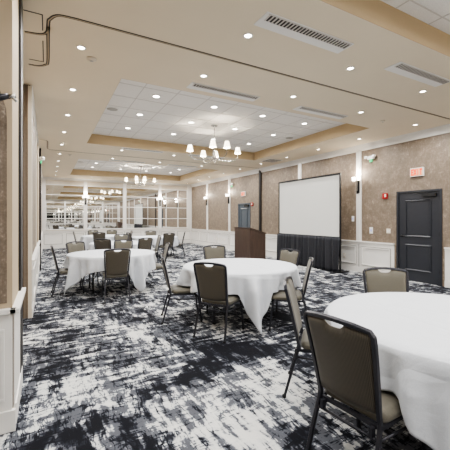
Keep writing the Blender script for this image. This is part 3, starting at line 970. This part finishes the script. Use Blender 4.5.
# ------------------------------------------------------------------ tables
R_T = 0.87; HT = 0.76; HALF = 1.12
def table(tid, x, y, corner_deg, desc, group='round banquet tables', seed=0):
    r = empty('banquet_table', (x,y,0)); tag(r, 'round folding banquet table under the cloth, ' + desc, 'table', group)
    q = MB(); q.lathe([(0.0001,0),(R_T-0.01,0),(R_T,0.012),(R_T-0.01,0.024),(0.0001,0.024)], (0,0,HT-0.028), 64); q.build('tabletop', M['brown'], r)
    for s in (-1,1):
        for k in (-1,1):
            q = MB(); q.tube([(s*0.42,k*0.30,0.0),(s*0.42,k*0.28,0.4),(s*0.40,k*0.26,HT-0.03)], 0.014, 8); q.build('leg', M['black'], r)
        q = MB(); q.tube([(s*0.42,-0.29,0.16),(s*0.42,0.29,0.16)], 0.011, 8); q.tube([(s*0.41,0,0.16),(s*0.1,0,HT-0.03)], 0.008, 6); q.build('brace', M['black'], r)
    rnd = random.Random(seed)
    ph = [rnd.uniform(0, 2*PI) for _ in range(6)]
    c0 = math.radians(corner_deg)
    NA, NR, NS = 288, 8, 22
    lifts = []
    for (bx, by, face) in CHAIRS:
        fa = math.radians(face)
        fx, fy = bx + 0.53*math.cos(fa), by + 0.53*math.sin(fa)      # front edge of the seat
        mx_, my_ = bx + 0.35*math.cos(fa), by + 0.35*math.sin(fa)
        if math.hypot(fx-x, fy-y) < R_T + 0.10 or math.hypot(mx_-x, my_-y) < R_T + 0.1:
            lifts.append(math.atan2((my_+fy)/2-y, (mx_+fx)/2-x))
    vs = []; fs = []
    vs.append((0,0,HT))
    for i in range(NA):
        a = 2*PI*i/NA
        for j in range(1, NR+1):
            rr = R_T*j/NR
            vs.append((rr*math.cos(a), rr*math.sin(a), HT+0.0))
        # drop
        rel = (a - c0 + PI/4) % (PI/2) - PI/4          # 0 at corner
        q_ = PI/4 - abs(rel)                              # angle from side centre
        e = HALF/math.cos(min(q_, PI/4))
        drop = e - R_T
        cw = math.exp(-(rel/0.42)**2)
        lift = 0.0
        for la in lifts:
            da = abs((a-la+PI) % (2*PI) - PI)
            lim = 0.255 + 2.2*max(0, da-0.24)
            if drop > lim: lift = max(lift, 0.012*(drop-lim)); drop = lim
        # cloth gathers towards the corner in a tapering fold
        for j in range(1, NS+1):
            s = drop*j/NS
            fl = lift*min(1, s/0.2) + 0.048*cw*math.cos(rel*13)*(s/0.7)
            fl += (0.024*math.sin(9*a+ph[0]+2*math.sin(2*a+ph[3])) + 0.022*math.sin(15*a+ph[1]+1.5*math.sin(3*a+ph[4])) + 0.014*math.sin(29*a+ph[2]))*min(1, s/0.2)*(0.7+0.8*s)
            rad = R_T + 0.014*min(1, j/2) + max(-0.09*min(1, s/0.15), fl*1.9 + 0.03*s)
            tw = 0.10*math.sin(2*rel)*(s/0.7)*cw
            zz = HT - s
            if j == 1: rad = R_T + 0.006; zz = HT - 0.006
            vs.append((rad*math.cos(a-tw), rad*math.sin(a-tw), max(zz, 0.02)))
    m = NR + NS
    for i in range(NA):
        i2 = (i+1) % NA
        fs.append((0, 1+i*m, 1+i2*m))
        for j in range(m-1):
            fs.append((1+i*m+j, 1+i*m+j+1, 1+i2*m+j+1, 1+i2*m+j))
    q = MB(); q.add(vs, fs, 0, True)
    o = q.build('tablecloth', M['cloth']); o.location = (x,y,0.002)
    m_ = o.modifiers.new('Solidify','SOLIDIFY'); m_.thickness = 0.003; m_.offset = 1
    tag(o, 'square white tablecloth draped over the round table ' + desc, 'tablecloth', 'white tablecloths')

T = {3: (2.59,1.27), 2: (2.65,4.36), 1: (1.22,7.2), 4: (1.95,10.1), 6: (3.75,12.6), 5: (2.1,14.4)}
g = 'chairs at the nearest table'
chair(1.395, 1.28, 5, 'large foreground banquet chair with brown pinstriped back turned to the camera', g)
chair(1.90, 2.29, -46, 'banquet chair seen edge-on just behind the large foreground chair', g)
chair(3.245, 2.28, -130, 'banquet chair on the far side of the nearest table, front facing the camera', g)
g = 'chairs at the centre table'
chair(1.75, 3.60, 35, 'banquet chair with its back to the camera at the near side of the centre table', g)
chair(1.50, 4.66, -17, 'banquet chair in side view at the left of the centre table', g)
chair(2.94, 5.82, -100, 'banquet chair behind the centre table, only its back top showing', g)
chair(3.75, 4.47, 187, 'light-faced banquet chair between centre table and dark screen skirt', g)
chair(3.16, 3.33, 140, 'banquet chair edge-on at the right of the centre table, facing left', g)
g = 'chairs at the left table'
chair(0.09, 7.23, 0, 'banquet chair in side view at the far left, facing right', g)
chair(1.1, 5.99, 86, 'banquet chair with its back to the camera before the left table', g)
chair(0.57, 8.25, -62, 'light-faced banquet chair at the back left of the left table', g)
chair(1.68, 8.35, -112, 'light-faced banquet chair at the back of the left table', g)
chair(2.36, 6.96, 170, 'banquet chair in side view right of the left table, facing left', g)
g = 'chairs at the table behind the left one'
chair(1.27, 9.05, 58, 'dark-backed banquet chair at the near left of the second left table', g)
chair(2.4, 8.95, 110, 'dark-backed banquet chair at the near right of the second left table', g)
chair(3.12, 10.0, 175, 'banquet chair in side view right of the second left table', g)
chair(2.2, 11.3, -100, 'light-faced banquet chair beyond the second left table', g)
g = 'chairs at the far right table'
chair(3.92, 11.4, 98, 'dark-backed banquet chair at the near side of the farthest right table', g)
chair(4.82, 12.15, 156, 'banquet chair in side view right of the farthest right table', g)
chair(2.68, 12.45, 8, 'banquet chair at the left of the farthest right table', g)
chair(3.9, 13.75, -98, 'banquet chair beyond the farthest right table, close to the mirrors', g)
g = 'chairs at the far left table'
chair(0.95, 14.6, -8, 'banquet chair in side view at the far left, facing right before the mirrors', g)
chair(1.75, 13.25, 72, 'dark-backed banquet chair at the near side of the far left table', g)
chair(1.8, 15.6, -75, 'banquet chair beyond the far left table, left one', g)
chair(2.6, 15.5, -115, 'banquet chair beyond the far left table, right one', g)
chair(3.2, 14.2, 176, 'banquet chair at the right of the far left table', g)

table(3, *T[3], 212, 'nearest the camera at the right edge', seed=1)
table(2, *T[2], -107, 'in the centre in front of the lectern', seed=2)
table(1, *T[1], -66, 'at the left, nearer of the left tables', seed=3)
table(4, *T[4], -50, 'behind the left table', seed=4)
table(6, *T[6], -70, 'farthest toward the right wall', seed=5)
table(5, *T[5], -60, 'at the far left, before the mirrors', seed=6)


# ------------------------------------------------------------------ camera
cam = bpy.data.cameras.new('camera'); co = bpy.data.objects.new('camera', cam); COL.objects.link(co)
co.location = (0, 0, 1.5); co.rotation_euler = (PI/2, 0, -math.radians(28.7))
cam.sensor_width = 36; cam.lens = 325/450*36
cam.shift_y = -7/450.0
cam.clip_start = 0.02
S.camera = co

# world
wd = bpy.data.worlds.new('world'); S.world = wd; wd.use_nodes = True
wd.node_tree.nodes['Background'].inputs[0].default_value = (0.9,0.85,0.8,1)
wd.node_tree.nodes['Background'].inputs[1].default_value = 0.3
S.view_settings.view_transform = 'AgX'
S.view_settings.look = 'AgX - Medium High Contrast'
S.view_settings.exposure = 0.72
S.view_settings.gamma = 1.0
